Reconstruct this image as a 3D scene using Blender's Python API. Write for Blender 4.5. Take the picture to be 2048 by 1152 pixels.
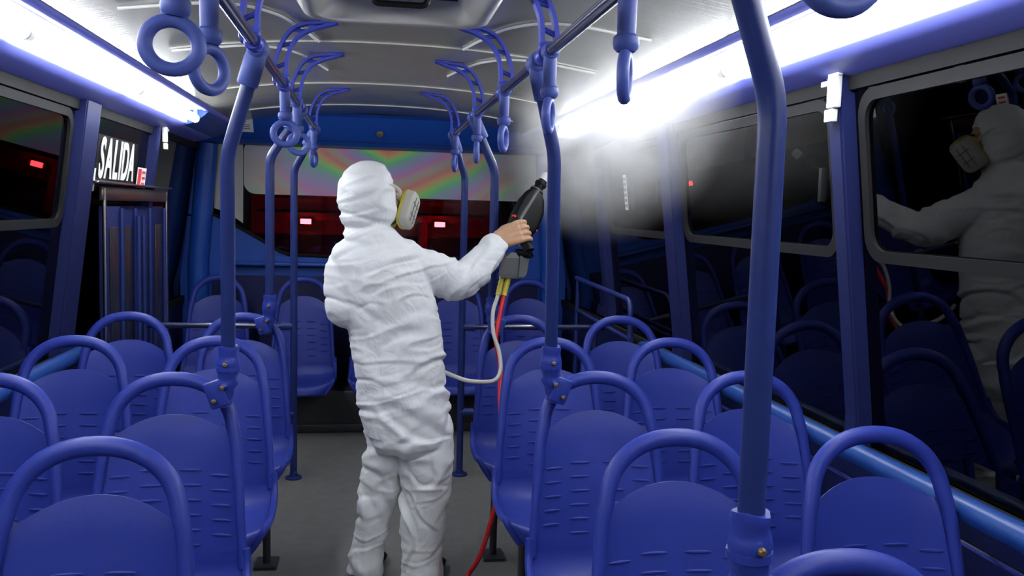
import bpy, bmesh, math, random
from mathutils import Vector, Matrix, noise
random.seed(7)
for o in list(bpy.data.objects): bpy.data.objects.remove(o)
scene = bpy.context.scene
COL = scene.collection
PI = math.pi
# ---------------------------------------------------------------- camera
CZ = 1.50
cam_d = bpy.data.cameras.new('camera'); cam = bpy.data.objects.new('camera', cam_d); COL.objects.link(cam)
yaw, pitch, roll = 0.1618, 0.0879, 0.0273
fw = Vector((math.sin(yaw)*math.cos(pitch), math.cos(yaw)*math.cos(pitch), -math.sin(pitch)))
rt = Vector((math.cos(yaw), -math.sin(yaw), 0)); up = rt.cross(fw)
r2 = rt*math.cos(roll) + up*math.sin(roll); u2 = up*math.cos(roll) - rt*math.sin(roll)
M = Matrix((r2, u2, -fw)).transposed().to_4x4(); M.translation = (0, 0, CZ)
cam.matrix_world = M
cam_d.sensor_width = 36; cam_d.lens = 1762.3/2048*36; cam_d.clip_start = 0.02
scene.camera = cam
# ---------------------------------------------------------------- world, exposure
w = bpy.data.worlds.new('night'); scene.world = w; w.use_nodes = True
w.node_tree.nodes['Background'].inputs[0].default_value = (0.30, 0.34, 0.42, 1)
w.node_tree.nodes['Background'].inputs[1].default_value = 0.008
vs = scene.view_settings
vs.view_transform = 'Standard'; vs.look = 'None'; vs.gamma = 1; vs.use_curve_mapping = False
vs.exposure = 0.0
TUBE_POWER = 46.0

# ---------------------------------------------------------------- materials
def nodes_of(m): return m.node_tree.nodes, m.node_tree.links
def mat(name, col, rough=0.5, metal=0.0, bump=0.0, bscale=60, var=0.0, vscale=6, coat=0.0, spec=0.5, sss=0):
    m = bpy.data.materials.new(name); m.use_nodes = True
    N, L = nodes_of(m); b = N['Principled BSDF']
    b.inputs['Base Color'].default_value = (*col, 1); b.inputs['Roughness'].default_value = rough
    b.inputs['Metallic'].default_value = metal; b.inputs['Coat Weight'].default_value = coat
    b.inputs['Specular IOR Level'].default_value = spec
    tc = N.new('ShaderNodeTexCoord')
    if var:
        n = N.new('ShaderNodeTexNoise'); n.inputs['Scale'].default_value = vscale; n.inputs['Detail'].default_value = 5
        L.new(tc.outputs['Object'], n.inputs['Vector'])
        mx = N.new('ShaderNodeMix'); mx.data_type = 'RGBA'
        mx.inputs[6].default_value = (*[c*(1-var) for c in col], 1); mx.inputs[7].default_value = (*[min(1, c*(1+var)) for c in col], 1)
        L.new(n.outputs['Fac'], mx.inputs[0]); L.new(mx.outputs[2], b.inputs['Base Color'])
    if bump:
        n2 = N.new('ShaderNodeTexNoise'); n2.inputs['Scale'].default_value = bscale; n2.inputs['Detail'].default_value = 3
        L.new(tc.outputs['Object'], n2.inputs['Vector'])
        bp = N.new('ShaderNodeBump'); bp.inputs['Strength'].default_value = bump; bp.inputs['Distance'].default_value = 0.004
        L.new(n2.outputs['Fac'], bp.inputs['Height']); L.new(bp.outputs['Normal'], b.inputs['Normal'])
    return m
def emit(name, col, strength):
    m = bpy.data.materials.new(name); m.use_nodes = True
    N, L = nodes_of(m); b = N['Principled BSDF']
    b.inputs['Base Color'].default_value = (*col, 1)
    b.inputs['Emission Color'].default_value = (*col, 1); b.inputs['Emission Strength'].default_value = strength
    return m
def glass(name, tint, ior=1.6):
    m = bpy.data.materials.new(name); m.use_nodes = True
    N, L = nodes_of(m); N.remove(N['Principled BSDF'])
    t = N.new('ShaderNodeBsdfTransparent'); t.inputs[0].default_value = (*tint, 1)
    g = N.new('ShaderNodeBsdfGlossy'); g.inputs['Roughness'].default_value = 0.012
    fr = N.new('ShaderNodeFresnel'); fr.inputs[0].default_value = ior
    mx = N.new('ShaderNodeMixShader'); L.new(fr.outputs[0], mx.inputs[0]); L.new(t.outputs[0], mx.inputs[1]); L.new(g.outputs[0], mx.inputs[2])
    L.new(mx.outputs[0], N['Material Output'].inputs[0])
    return m
MSEAT = mat('seat_blue', (0.018, 0.033, 0.245), 0.45, bump=0.10, bscale=240, var=0.10, vscale=5, spec=0.30)
MPOLE = mat('pole_blue', (0.014, 0.025, 0.120), 0.36, var=0.08, vscale=9, spec=0.3)
MRAIL = mat('rail_navy', (0.016, 0.019, 0.075), 0.25, coat=0.3)
MHAND = mat('handle_blue', (0.050, 0.076, 0.29), 0.5, var=0.08, spec=0.3)
MBRK = mat('bracket_blue', (0.025, 0.040, 0.34), 0.40)
MWALL = mat('wall_navy', (0.008, 0.0125, 0.066), 0.55, bump=0.10, bscale=120, var=0.15, vscale=3, spec=0.2)
MHEAD = mat('header_blue', (0.010, 0.066, 0.36), 0.42, bump=0.06, bscale=90, var=0.12, vscale=3, spec=0.35)
MVAL = mat('valance_blue', (0.17, 0.19, 0.66), 0.45, var=0.06)
MFLOOR = mat('floor_grey', (0.13, 0.13, 0.12), 0.55, bump=0.5, bscale=150, var=0.25, vscale=14)
MPIPE = mat('pipe_blue', (0.010, 0.048, 0.21), 0.35, var=0.1)
MDARK = mat('dark_frame', (0.035, 0.036, 0.040), 0.45, var=0.15)
MGASK = mat('gasket_grey', (0.010, 0.010, 0.011), 0.75, var=0.15, spec=0.15)
MLEG = mat('leg_black', (0.02, 0.02, 0.024), 0.4, var=0.1)
MCHR = mat('chrome', (0.62, 0.62, 0.62), 0.22, metal=1.0, var=0.05)
MWHITE = mat('white_plastic', (0.80, 0.80, 0.76), 0.35, var=0.04)
MHATCH = mat('hatch_plastic', (0.66, 0.64, 0.55), 0.22, var=0.06, coat=0.3)
MBOLT = mat('rusty_bolt', (0.18, 0.12, 0.06), 0.5, metal=0.6, var=0.3, vscale=200)
MSKIN = mat('skin', (0.50, 0.29, 0.17), 0.5, bump=0.15, bscale=300, var=0.12, vscale=40)
MBLACK = mat('black_plastic', (0.004, 0.004, 0.0045), 0.5, var=0.1, spec=0.15)
MGREY = mat('grey_plastic', (0.10, 0.105, 0.10), 0.45, var=0.15)
MCART = mat('cartridge_beige', (0.40, 0.39, 0.33), 0.5, var=0.08, vscale=30)
MYEL = mat('yellow_trim', (0.50, 0.42, 0.06), 0.5, var=0.15, vscale=60)
MRED = mat('red_hose', (0.52, 0.012, 0.02), 0.4, var=0.12)
MWHOSE = mat('white_hose', (0.55, 0.53, 0.47), 0.4, var=0.08)
MREDLAB = mat('red_label', (0.55, 0.03, 0.04), 0.5, var=0.1)
MSTEEL = mat('brass_lock', (0.25, 0.22, 0.15), 0.4, metal=0.7, var=0.1)
MTUBE = emit('tube_glow', (0.90, 0.94, 1.0), TUBE_POWER)
MLAMP = emit('lamp_red', (1.0, 0.03, 0.04), 90.0)
MGLASS = glass('window_glass', (0.16, 0.17, 0.17), 1.50)
MREARG = glass('rear_glass', (0.55, 0.50, 0.50), 1.5)
MVEH = mat('vehicle_red', (0.30, 0.03, 0.035), 0.35, var=0.2)
MVEHD = mat('vehicle_dark', (0.02, 0.02, 0.022), 0.3, var=0.2)
MGROUND = mat('asphalt', (0.05, 0.05, 0.052), 0.8, bump=0.5, var=0.3)

def suit_material():
    m = mat('coverall_white', (0.80, 0.81, 0.80), 0.6, var=0.03, vscale=9)
    N, L = nodes_of(m); b = N['Principled BSDF']; tc = N.new('ShaderNodeTexCoord')
    n = N.new('ShaderNodeTexNoise'); n.inputs['Scale'].default_value = 13; n.inputs['Detail'].default_value = 2; n.inputs['Distortion'].default_value = 1.6
    L.new(tc.outputs['Object'], n.inputs['Vector'])
    bp = N.new('ShaderNodeBump'); bp.inputs['Strength'].default_value = 0.4; bp.inputs['Distance'].default_value = 0.012
    L.new(n.outputs['Fac'], bp.inputs['Height']); L.new(bp.outputs['Normal'], b.inputs['Normal'])
    return m
MSUIT = suit_material()
def ceiling_material():
    m = mat('ceiling_laminate', (0.27, 0.265, 0.235), 0.20, var=0.12, vscale=2.2)
    N, L = nodes_of(m); b = N['Principled BSDF']; tc = N.new('ShaderNodeTexCoord')
    mp = N.new('ShaderNodeMapping'); mp.inputs['Scale'].default_value = (3, 90, 3); L.new(tc.outputs['Object'], mp.inputs['Vector'])
    n = N.new('ShaderNodeTexNoise'); n.inputs['Scale'].default_value = 1.0; n.inputs['Detail'].default_value = 2
    L.new(mp.outputs['Vector'], n.inputs['Vector'])
    bp = N.new('ShaderNodeBump'); bp.inputs['Strength'].default_value = 0.12; bp.inputs['Distance'].default_value = 0.004
    L.new(n.outputs['Fac'], bp.inputs['Height']); L.new(bp.outputs['Normal'], b.inputs['Normal'])
    return m
MCEIL = ceiling_material()
def film_material():
    m = mat('rainbow_film', (0.4, 0.4, 0.4), 0.38)
    N, L = nodes_of(m); b = N['Principled BSDF']; tc = N.new('ShaderNodeTexCoord')
    def math_(op, a, c=None):
        n = N.new('ShaderNodeMath'); n.operation = op
        for i, v in enumerate((a, c)):
            if v is None: continue
            if isinstance(v, (int, float)): n.inputs[i].default_value = v
            else: L.new(v, n.inputs[i])
        return n.outputs[0]
    sp = N.new('ShaderNodeSeparateXYZ'); L.new(tc.outputs['Object'], sp.inputs[0])
    ax = math_('ABSOLUTE', math_('SUBTRACT', sp.outputs[0], 0.12))
    q = math_('SUBTRACT', ax, math_('MULTIPLY', sp.outputs[2], 1.85))
    ns = N.new('ShaderNodeTexNoise'); ns.inputs['Scale'].default_value = 1.7; ns.inputs['Detail'].default_value = .6; L.new(tc.outputs['Object'], ns.inputs['Vector'])
    q = math_('ADD', math_('MULTIPLY', q, 1.55), math_('MULTIPLY', ns.outputs['Fac'], 1.3))
    fr = math_('FRACT', q)
    cr = N.new('ShaderNodeValToRGB'); L.new(fr, cr.inputs[0]); e = cr.color_ramp.elements
    stops = [(0.0, (.62, .56, .42)), (.16, (.90, .28, .22)), (.28, (.92, .56, .20)), (.38, (.34, .92, .18)), (.47, (.20, .78, .34)), (.58, (.36, .54, .66)), (.74, (.52, .38, .74)), (.86, (.82, .30, .62)), (1.0, (.62, .56, .42))]
    e[0].position, e[0].color = stops[0][0], (*stops[0][1], 1); e[1].position, e[1].color = stops[-1][0], (*stops[-1][1], 1)
    for p, c in stops[1:-1]:
        x = e.new(p); x.color = (*c, 1)
    n2 = N.new('ShaderNodeTexNoise'); n2.inputs['Scale'].default_value = 2.6; n2.inputs['Detail'].default_value = 3; L.new(tc.outputs['Object'], n2.inputs['Vector'])
    edge = N.new('ShaderNodeMapRange'); edge.inputs[1].default_value = 0.55; edge.inputs[2].default_value = 1.05; L.new(ax, edge.inputs[0])
    grey = math_('MINIMUM', math_('ADD', math_('MULTIPLY', edge.outputs[0], 0.9), math_('MULTIPLY', n2.outputs['Fac'], 0.35)), 1.0)
    mx = N.new('ShaderNodeMix'); mx.data_type = 'RGBA'; L.new(grey, mx.inputs[0]); L.new(cr.outputs[0], mx.inputs[6]); mx.inputs[7].default_value = (.40, .40, .36, 1)
    L.new(mx.outputs[2], b.inputs['Base Color'])
    return m
MFILM = film_material()

# ---------------------------------------------------------------- mesh helpers
class MB:
    def __init__(s): s.v = []; s.f = []
    def add(s, vs, fs):
        o = len(s.v); s.v += [tuple(v) for v in vs]; s.f += [tuple(i+o for i in f) for f in fs]; return s
    def box(s, c, d, R=None, bev=0.0):
        bm = bmesh.new(); bmesh.ops.create_cube(bm, size=1)
        for v in bm.verts: v.co = Vector((v.co.x*d[0], v.co.y*d[1], v.co.z*d[2]))
        if bev: bmesh.ops.bevel(bm, geom=bm.edges[:], offset=bev, segments=2, affect='EDGES', profile=.5)
        for v in bm.verts:
            if R is not None: v.co = R @ v.co
            v.co += Vector(c)
        bm.verts.index_update()
        s.add([v.co[:] for v in bm.verts], [[v.index for v in f.verts] for f in bm.faces]); bm.free(); return s
    def rings(s, rings, closed=True, caps=True):
        n = len(rings[0]); vs = [p for r in rings for p in r]; fs = []
        for i in range(len(rings)-1):
            for j in range(n if closed else n-1):
                k = (j+1) % n
                fs.append((i*n+j, i*n+k, (i+1)*n+k, (i+1)*n+j))
        if caps:
            fs.append(tuple(range(n))[::-1]); fs.append(tuple((len(rings)-1)*n+j for j in range(n)))
        return s.add(vs, fs)
    def tube(s, pts, r, n=12, caps=True, flat=None, ref=None):
        """sweep a round (or elliptical: flat = depth ratio along ref) section along pts; r scalar or list"""
        pts = [Vector(p) for p in pts]; m = len(pts)
        rr = r if isinstance(r, (list, tuple)) else [r]*m
        tang = []
        for i in range(m):
            a = pts[max(i-1, 0)]; b = pts[min(i+1, m-1)]; tang.append((b-a).normalized())
        if ref is None:
            ref = Vector((0, 0, 1)) if abs(tang[0].z) < .9 else Vector((1, 0, 0))
        ref = Vector(ref); out = []
        nrm = (ref - tang[0]*ref.dot(tang[0])).normalized()
        for i in range(m):
            nrm = (nrm - tang[i]*nrm.dot(tang[i])).normalized(); bi = tang[i].cross(nrm)
            fl = 1.0 if flat is None else flat
            out.append([pts[i] + nrm*(math.cos(2*PI*k/n)*rr[i]*fl) + bi*(math.sin(2*PI*k/n)*rr[i]) for k in range(n)])
        return s.rings(out, True, caps)
    def lathe(s, prof, c=(0, 0, 0), R=None, n=24):
        """prof: list of (r, z)"""
        rg = []
        for r, z in prof:
            rg.append([(Vector((r*math.cos(2*PI*k/n), r*math.sin(2*PI*k/n), z)) if R is None else R @ Vector((r*math.cos(2*PI*k/n), r*math.sin(2*PI*k/n), z))) + Vector(c) for k in range(n)])
        return s.rings(rg)
    def torus(s, c, R, r, M3=None, n=32, m=12, sx=1.0, sz=1.0):
        rg = []
        for i in range(n):
            a = 2*PI*i/n; ring = []
            for k in range(m):
                b = 2*PI*k/m; q = Vector(((R+r*math.cos(b))*math.cos(a)*sx, r*math.sin(b), (R+r*math.cos(b))*math.sin(a)*sz))
                ring.append((M3 @ q if M3 is not None else q) + Vector(c))
            rg.append(ring)
        rg.append(rg[0]); return s.rings(rg, True, False)
    def extrude(s, poly, axis0, axis1, vec, org=(0, 0, 0)):
        """2-D polygon in axis0/axis1 extruded by vec"""
        o = Vector(org); a = [o+Vector(axis0)*p[0]+Vector(axis1)*p[1] for p in poly]; b = [p+Vector(vec) for p in a]; n = len(poly)
        return s.add(a+b, [tuple(range(n))[::-1], tuple(range(n, 2*n))]+[(i, (i+1) % n, n+(i+1) % n, n+i) for i in range(n)])
    def mesh(s, name, smooth=True, ang=40):
        me = bpy.data.meshes.new(name); me.from_pydata(s.v, [], s.f); me.validate()
        bm = bmesh.new(); bm.from_mesh(me); bmesh.ops.remove_doubles(bm, verts=bm.verts, dist=1e-6); bmesh.ops.recalc_face_normals(bm, faces=bm.faces)
        if smooth:
            for f in bm.faces: f.smooth = True
            for e in bm.edges:
                if len(e.link_faces) == 2 and e.calc_face_angle(0) > math.radians(ang): e.smooth = False
        bm.to_mesh(me); bm.free(); return me
def link(name, me, m, parent=None):
    o = bpy.data.objects.new(name, me); COL.objects.link(o)
    if me is not None and m is not None:
        me.materials.clear(); me.materials.append(m)
    if parent: o.parent = parent
    return o
def obj(name, mb, m, parent=None, smooth=True, ang=40): return link(name, mb.mesh(name, smooth, ang), m, parent)
def thing(name, label, cat, loc=(0, 0, 0), rz=0, group=None):
    o = bpy.data.objects.new(name, None); COL.objects.link(o); o.location = loc; o.rotation_euler = (0, 0, rz); o.empty_display_size = .1
    return tag(o, label, cat, group)
def tag(o, label=None, cat=None, group=None, kind=None):
    if label: o['label'] = label
    if cat: o['category'] = cat
    if group: o['group'] = group
    if kind: o['kind'] = kind
    return o
def struct(o, label=None): o['kind'] = 'structure'; (label and o.__setitem__('label', label)); return o
def copy_tree(o, parent=None):
    c = o.copy(); COL.objects.link(c); c.parent = parent
    for ch in list(o.children): copy_tree(ch, c)
    return c
def bez(pts, n=8):
    """Catmull-Rom through pts"""
    P = [Vector(p) for p in pts]; P = [P[0]*2-P[1]]+P+[P[-1]*2-P[-2]]; out = []
    for i in range(1, len(P)-2):
        for k in range(n):
            t = k/n; a, b, c, d = P[i-1:i+3]
            out.append(0.5*((2*b)+(c-a)*t+(2*a-5*b+4*c-d)*t*t+(3*b-a-3*c+d)*t**3))
    out.append(P[-2]); return out
def round_path(pts, rad, n=6):
    P = [Vector(p) for p in pts]; out = [P[0]]
    for i in range(1, len(P)-1):
        a = (P[i-1]-P[i]); b = (P[i+1]-P[i]); r = min(rad, a.length*.45, b.length*.45); p0 = P[i]+a.normalized()*r; p1 = P[i]+b.normalized()*r
        for k in range(n+1):
            t = k/n; out.append(p0*(1-t)**2+P[i]*2*t*(1-t)+p1*t*t)
    out.append(P[-1]); return out

# ---------------------------------------------------------------- the setting
CX = 0.075                      # middle of the bus
Y0, Y1 = -1.2, 6.35             # front and rear
def wx(side, z):                # side walls lean in above the sill
    return CX + side*(1.345 - 0.115*max(0, z-0.93)/0.92)
fl = MB().box((CX, (Y0+Y1)/2, -0.02), (2.78, Y1-Y0, 0.04)); struct(obj('floor', fl, MFLOOR, smooth=False), 'worn grey rubber floor of the bus aisle')
# ceiling: shallow arch
def ceil_z(x): a = (x-CX)/0.955; return 2.115 - 0.09*abs(a)**2.2
cm = MB(); prof = [(CX+0.96*(i/24*2-1)) for i in range(25)]
rings = []
for y in [Y0+(Y1-Y0)*i/30 for i in range(31)]:
    rings.append([(x, y, ceil_z(x)) for x in prof] + [(x, y, ceil_z(x)+0.03) for x in prof[::-1]])
cm.rings(rings, True, True); ceiling = struct(obj('ceiling', cm, MCEIL, ang=30), 'glossy grey laminate ceiling of the bus')
for y, cable in ((2.05, 0), (3.42, 0), (4.55, 0), (5.5, 0)):
    obj('seam_strip', MB().tube([(x, y, ceil_z(x)-0.001) for x in prof[2:-2]], 0.004, 6), MHATCH, ceiling)
def cove(side, name, nm):
    pts = [(1.245, 1.888), (1.20, 1.898), (1.14, 1.914), (1.090, 1.931), (1.086, 1.938), (1.085, 2.0), (1.075, 2.012), (1.00, 2.016), (0.985, 2.002), (0.968, 2.004), (0.955, 2.020), (0.955, 2.05), (1.3, 2.05), (1.3, 1.888)]
    return struct(obj(name, MB().extrude([(CX+side*a, z) for a, z in pts], (1, 0, 0), (0, 0, 1), (0, Y1-0.22-Y0, 0), (0, Y0, 0)), MVAL, ang=50), nm)
def reflector(side, par):
    pts = [(1.087, 1.935), (1.083, 1.942), (1.081, 1.998), (1.072, 2.008), (1.002, 2.012), (0.990, 2.001), (0.988, 2.006), (1.0, 2.0175), (1.076, 2.0135), (1.087, 2.0), (1.0875, 1.943), (1.089, 1.936)]
    obj('reflector', MB().extrude([(CX+side*a, z) for a, z in pts], (1, 0, 0), (0, 0, 1), (0, 5.19-Y0, 0), (0, Y0+.01, 0)), MWHITE, par, ang=50)
    pts = [(1.10, 1.925), (1.04, 1.945), (0.99, 1.985), (0.957, 2.02), (0.957, 2.04), (1.10, 2.04)]
    obj('end_fairing', MB().extrude([(CX+side*a, z) for a, z in pts], (1, 0, 0), (0, 0, 1), (0, .93, 0), (0, 5.20, 0)), MHEAD, par, ang=50)
cove(-1, 'trim_1', 'blue light cove along the left ceiling edge'); cove(1, 'trim_2', 'blue light cove along the right ceiling edge')
reflector(-1, bpy.data.objects['trim_1']); reflector(1, bpy.data.objects['trim_2'])
# side walls
PIL_R = [(-0.75, .12), (0.85, .08), (2.328, .075), (3.80, .147), (5.02, .113)]
PIL_L = [(-0.75, .12), (0.85, .08), (2.328, .075), (3.90, .20), (5.045, .08)]
def slab(side, z0, z1, y0, y1, t=0.03, off=0.0):
    mb = MB(); zs = [z0, z1] if z1 <= .93 or z0 >= .93 else [z0, .93, z1]
    rg = []
    for z in zs:
        x = wx(side, z)+side*off
        rg.append([(x, y0, z), (x, y1, z), (x+side*t, y1, z), (x+side*t, y0, z)])
    return mb.rings(rg)
SILL, TOP = 0.84, 1.885
for side, nm, PL in ((-1, 'left', PIL_L), (1, 'right', PIL_R)):
    wl = struct(obj('wall_'+nm, slab(side, 0, SILL, Y0, Y1, .05), MWALL, smooth=False), 'dark blue lower side panel along the %s of the bus' % nm)
    obj('head_rail', slab(side, TOP-.03, TOP+.03, Y0, Y1, .05, -.004), MGASK, wl, False)
    obj('sill_strip', slab(side, SILL-.03, SILL+.012, Y0, Y1, .02, -.012), MGASK, wl, False)
    for y, wd in PL:
        p = slab(side, SILL, TOP+.01, y-wd/2, y+wd/2, .075, -.028)
        pl = obj('pillar', p, MWALL, wl, False)
        obj('pillar_cover', slab(side, SILL, TOP+.008, y-wd/2+.012, y+wd/2-.012,   .01, -.032), MWALL, pl, False)
nwin = 0
def rrect(y0, y1, z0, z1, r, n=6):
    out = []
    for cy, cz, a0 in ((y1-r, z1-r, 0), (y0+r, z1-r, 90), (y0+r, z0+r, 180), (y1-r, z0+r, 270)):
        for k in range(n+1):
            a = math.radians(a0+90*k/n); out.append((cy+r*math.cos(a), cz+r*math.sin(a)))
    return out
def side_window(side, y0, y1, frame=True, split=None):
    global nwin; nwin += 1
    wn = struct(bpy.data.objects.new('window_%d' % nwin, None)); COL.objects.link(wn)
    wn['label'] = 'dark glossy %s side window, bay %d counted from the front' % ('left' if side < 0 else 'right', nwin if side < 0 else nwin-6)
    obj('pane', slab(side, SILL, TOP, y0, y1, .006, .012), MGLASS, wn, False)
    if frame:                       # rounded gasket of the sliding sash
        o = rrect(y0+.03, y1-.03, 1.385, 1.85, .075); i = rrect(y0+.062, y1-.062, 1.417, 1.818, .055)
        mb = MB(); n = len(o)
        def P(q, d): return (wx(side, q[1])+side*d, q[0], q[1])
        vs = [P(q, .0) for q in o]+[P(q, .0) for q in i]+[P(q, .015) for q in o]+[P(q, .015) for q in i]
        fs = []
        for k in range(n):
            j = (k+1) % n
            fs += [(k, j, n+j, n+k), (2*n+k, 3*n+k, 3*n+j, 2*n+j), (k, 2*n+k, 2*n+j, j), (n+k, n+j, 3*n+j, 3*n+k)]
        obj('gasket', mb.add(vs, fs), MGASK, wn)
        if split: 
            s0 = slab(side, 1.42, 1.815, split-.012, split+.012, .012, -.002); obj('sash_bar', s0, MDARK, wn, False)
        lt = MB().box((wx(side, 1.6)-side*.012, y0+.085, 1.60), (.02, .02, .10), bev=.004); obj('latch', lt, MGASK, wn)
    return wn
for side, PL in ((-1, PIL_L), (1, PIL_R)):
    ed = [Y0] + [e for y, wd in PL for e in (y-wd/2, y+wd/2)] + [Y1-.08]
    for k in range(0, len(ed), 2):
        side_window(side, ed[k], ed[k+1], frame=(ed[k] > .5 and not (side < 0 and ed[k] > 3.5) and ed[k] < 4.9), split=None)
# front wall behind the camera
struct(obj('wall_front', MB().box((CX, Y0-.03, 1.05), (2.8, .05, 2.1)), MDARK, smooth=False), 'dark front bulkhead behind the viewer')
# rear wall: panel with the window opening, header
NW = 40
xl, xr = CX-1.145, CX+1.145
def zbot(x):
    a = abs(x-CX)
    if a > 1.145: return 1.41
    if a > .66: return 1.15 + (a-.66)/(1.145-.66)*.27*(1+.15*(1-(a-.66)/.485))
    return 1.137+ .013*(a/.66)**2
xs = [CX-1.36] + [xl+(xr-xl)*i/NW for i in range(NW+1)] + [CX+1.36]
mb = MB(); ring = []
low = [(x, Y1, 0.0) for x in xs]; hi = [(x, Y1, zbot(x) if xl-.001 <= x <= xr+.001 else 1.41) for x in xs]
n = len(xs); vs = low+hi+[(x, y+.05, z) for x, y, z in low]+[(x, y+.05, z) for x, y, z in hi]; fs = []
for i in range(n-1):
    fs += [(i, i+1, n+i+1, n+i), (2*n+i, 3*n+i, 3*n+i+1, 2*n+i+1), (n+i, n+i+1, 3*n+i+1, 3*n+i)]
mb.add(vs, fs)
for s in (-1, 1): mb.box((CX+s*1.2525, Y1+.025, 1.70), (.215, .05, .60))
mb.box((CX, Y1+.025, 2.02), (2.8, .05, .22))
rear = struct(obj('wall_rear', mb, MHEAD, smooth=False), 'blue rear panel of the bus around the back window')
obj('ledge', MB().box((CX, Y1-.05, 1.085), (2.0, .10, .025), bev=.008), MHEAD, rear)
obj('lower_panel', MB().box((CX, Y1-.012, .55), (2.3, .02, .9), bev=.006), MWALL, rear)
for s in (-1, 1):
    obj('corner_post', MB().tube([(CX+s*1.235, Y1-.03, 0), (CX+s*1.235, Y1-.03, 1.1), (CX+s*1.17, Y1-.03, 1.9)], .07, 14), MHEAD, rear)
# header box across the rear
hp = [(6.00, 2.085), (6.03, 2.11), (6.34, 2.13), (6.34, 1.90), (6.19, 1.905), (6.165, 1.93), (6.13, 1.935), (6.105, 1.955)]
hd = struct(obj('trim_3', MB().extrude([(y, z) for y, z in hp], (0, 1, 0), (0, 0, 1), (2.46, 0, 0), (CX-1.23, 0, 0)), MHEAD, ang=25), 'blue header panel above the rear window')
# rear window
nwin += 1
wn = struct(bpy.data.objects.new('window_%d' % nwin, None)); COL.objects.link(wn); wn['label'] = 'wide rear window with rainbow film above dark glass'
gx = [xl+(xr-xl)*i/NW for i in range(NW+1)]
mb = MB(); vs = [(x, Y1+.03, zbot(x)) for x in gx]+[(x, Y1+.03, 1.91) for x in gx]+[(x, Y1+.036, zbot(x)) for x in gx]+[(x, Y1+.036, 1.91) for x in gx]; n = len(gx); fs = []
for i in range(n-1): fs += [(i, i+1, n+i+1, n+i), (2*n+i, 3*n+i, 3*n+i+1, 2*n+i+1), (i, 2*n+i, 2*n+i+1, i+1), (n+i, n+i+1, 3*n+i+1, 3*n+i)]
mb.add(vs, fs); obj('pane', mb, MREARG, wn, False)
fo = rrect(CX-.94, xr-.02, 1.565, 1.94, .08)
obj('film', MB().extrude(fo, (1, 0, 0), (0, 0, 1), (0, .004, 0), (0, Y1+.022, 0)), MFILM, wn, False)
fo = [(xl+.005, 1.905), (xl+.005, 1.46), (xl+.10, 1.43), (CX-.945, 1.36), (CX-.945, 1.905)]
ff = obj('side_film', MB().extrude(fo, (1, 0, 0), (0, 0, 1), (0, .004, 0), (0, Y1+.024, 0)), MFILM, wn, False)
ep = [(x, Y1-.004, zbot(x)) for x in gx]
obj('gasket', MB().tube([(xl, Y1-.004, 1.91)]+ep+[(xr, Y1-.004, 1.91)], .012, 8), MGASK, wn)

# ---------------------------------------------------------------- tube lights
TY = [(-0.95, 0.25), (0.27, 1.47), (1.49, 2.69), (2.71, 3.91), (3.93, 5.15)]
ORD = ['fifth', 'fourth', 'third', 'second', 'first']
for side, nm in ((-1, 'left'), (1, 'right')):
    for k, (a, b) in enumerate(TY):
        x = CX+side*1.03; z = 1.957
        t = thing('tube_light', 'glowing white tube light in %s ceiling cove, %s from the rear' % (nm, ORD[k]), 'tube light', (x, (a+b)/2, z), 0, 'tube lights in the coves')
        L_ = (b-a)/2
        obj('tube', MB().tube([(0, -L_+.018, 0), (0, L_-.018, 0)], .022, 14), MTUBE, t)
        for s in (-1, 1):
            obj('end_cap', MB().tube([(0, s*(L_-.018), 0), (0, s*L_, 0)], .020, 14), MWHITE, t)
            obj('holder', MB().box((0, s*(L_-.009), .036), (.016, .014, .036)), MWHITE, t, False)

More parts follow.
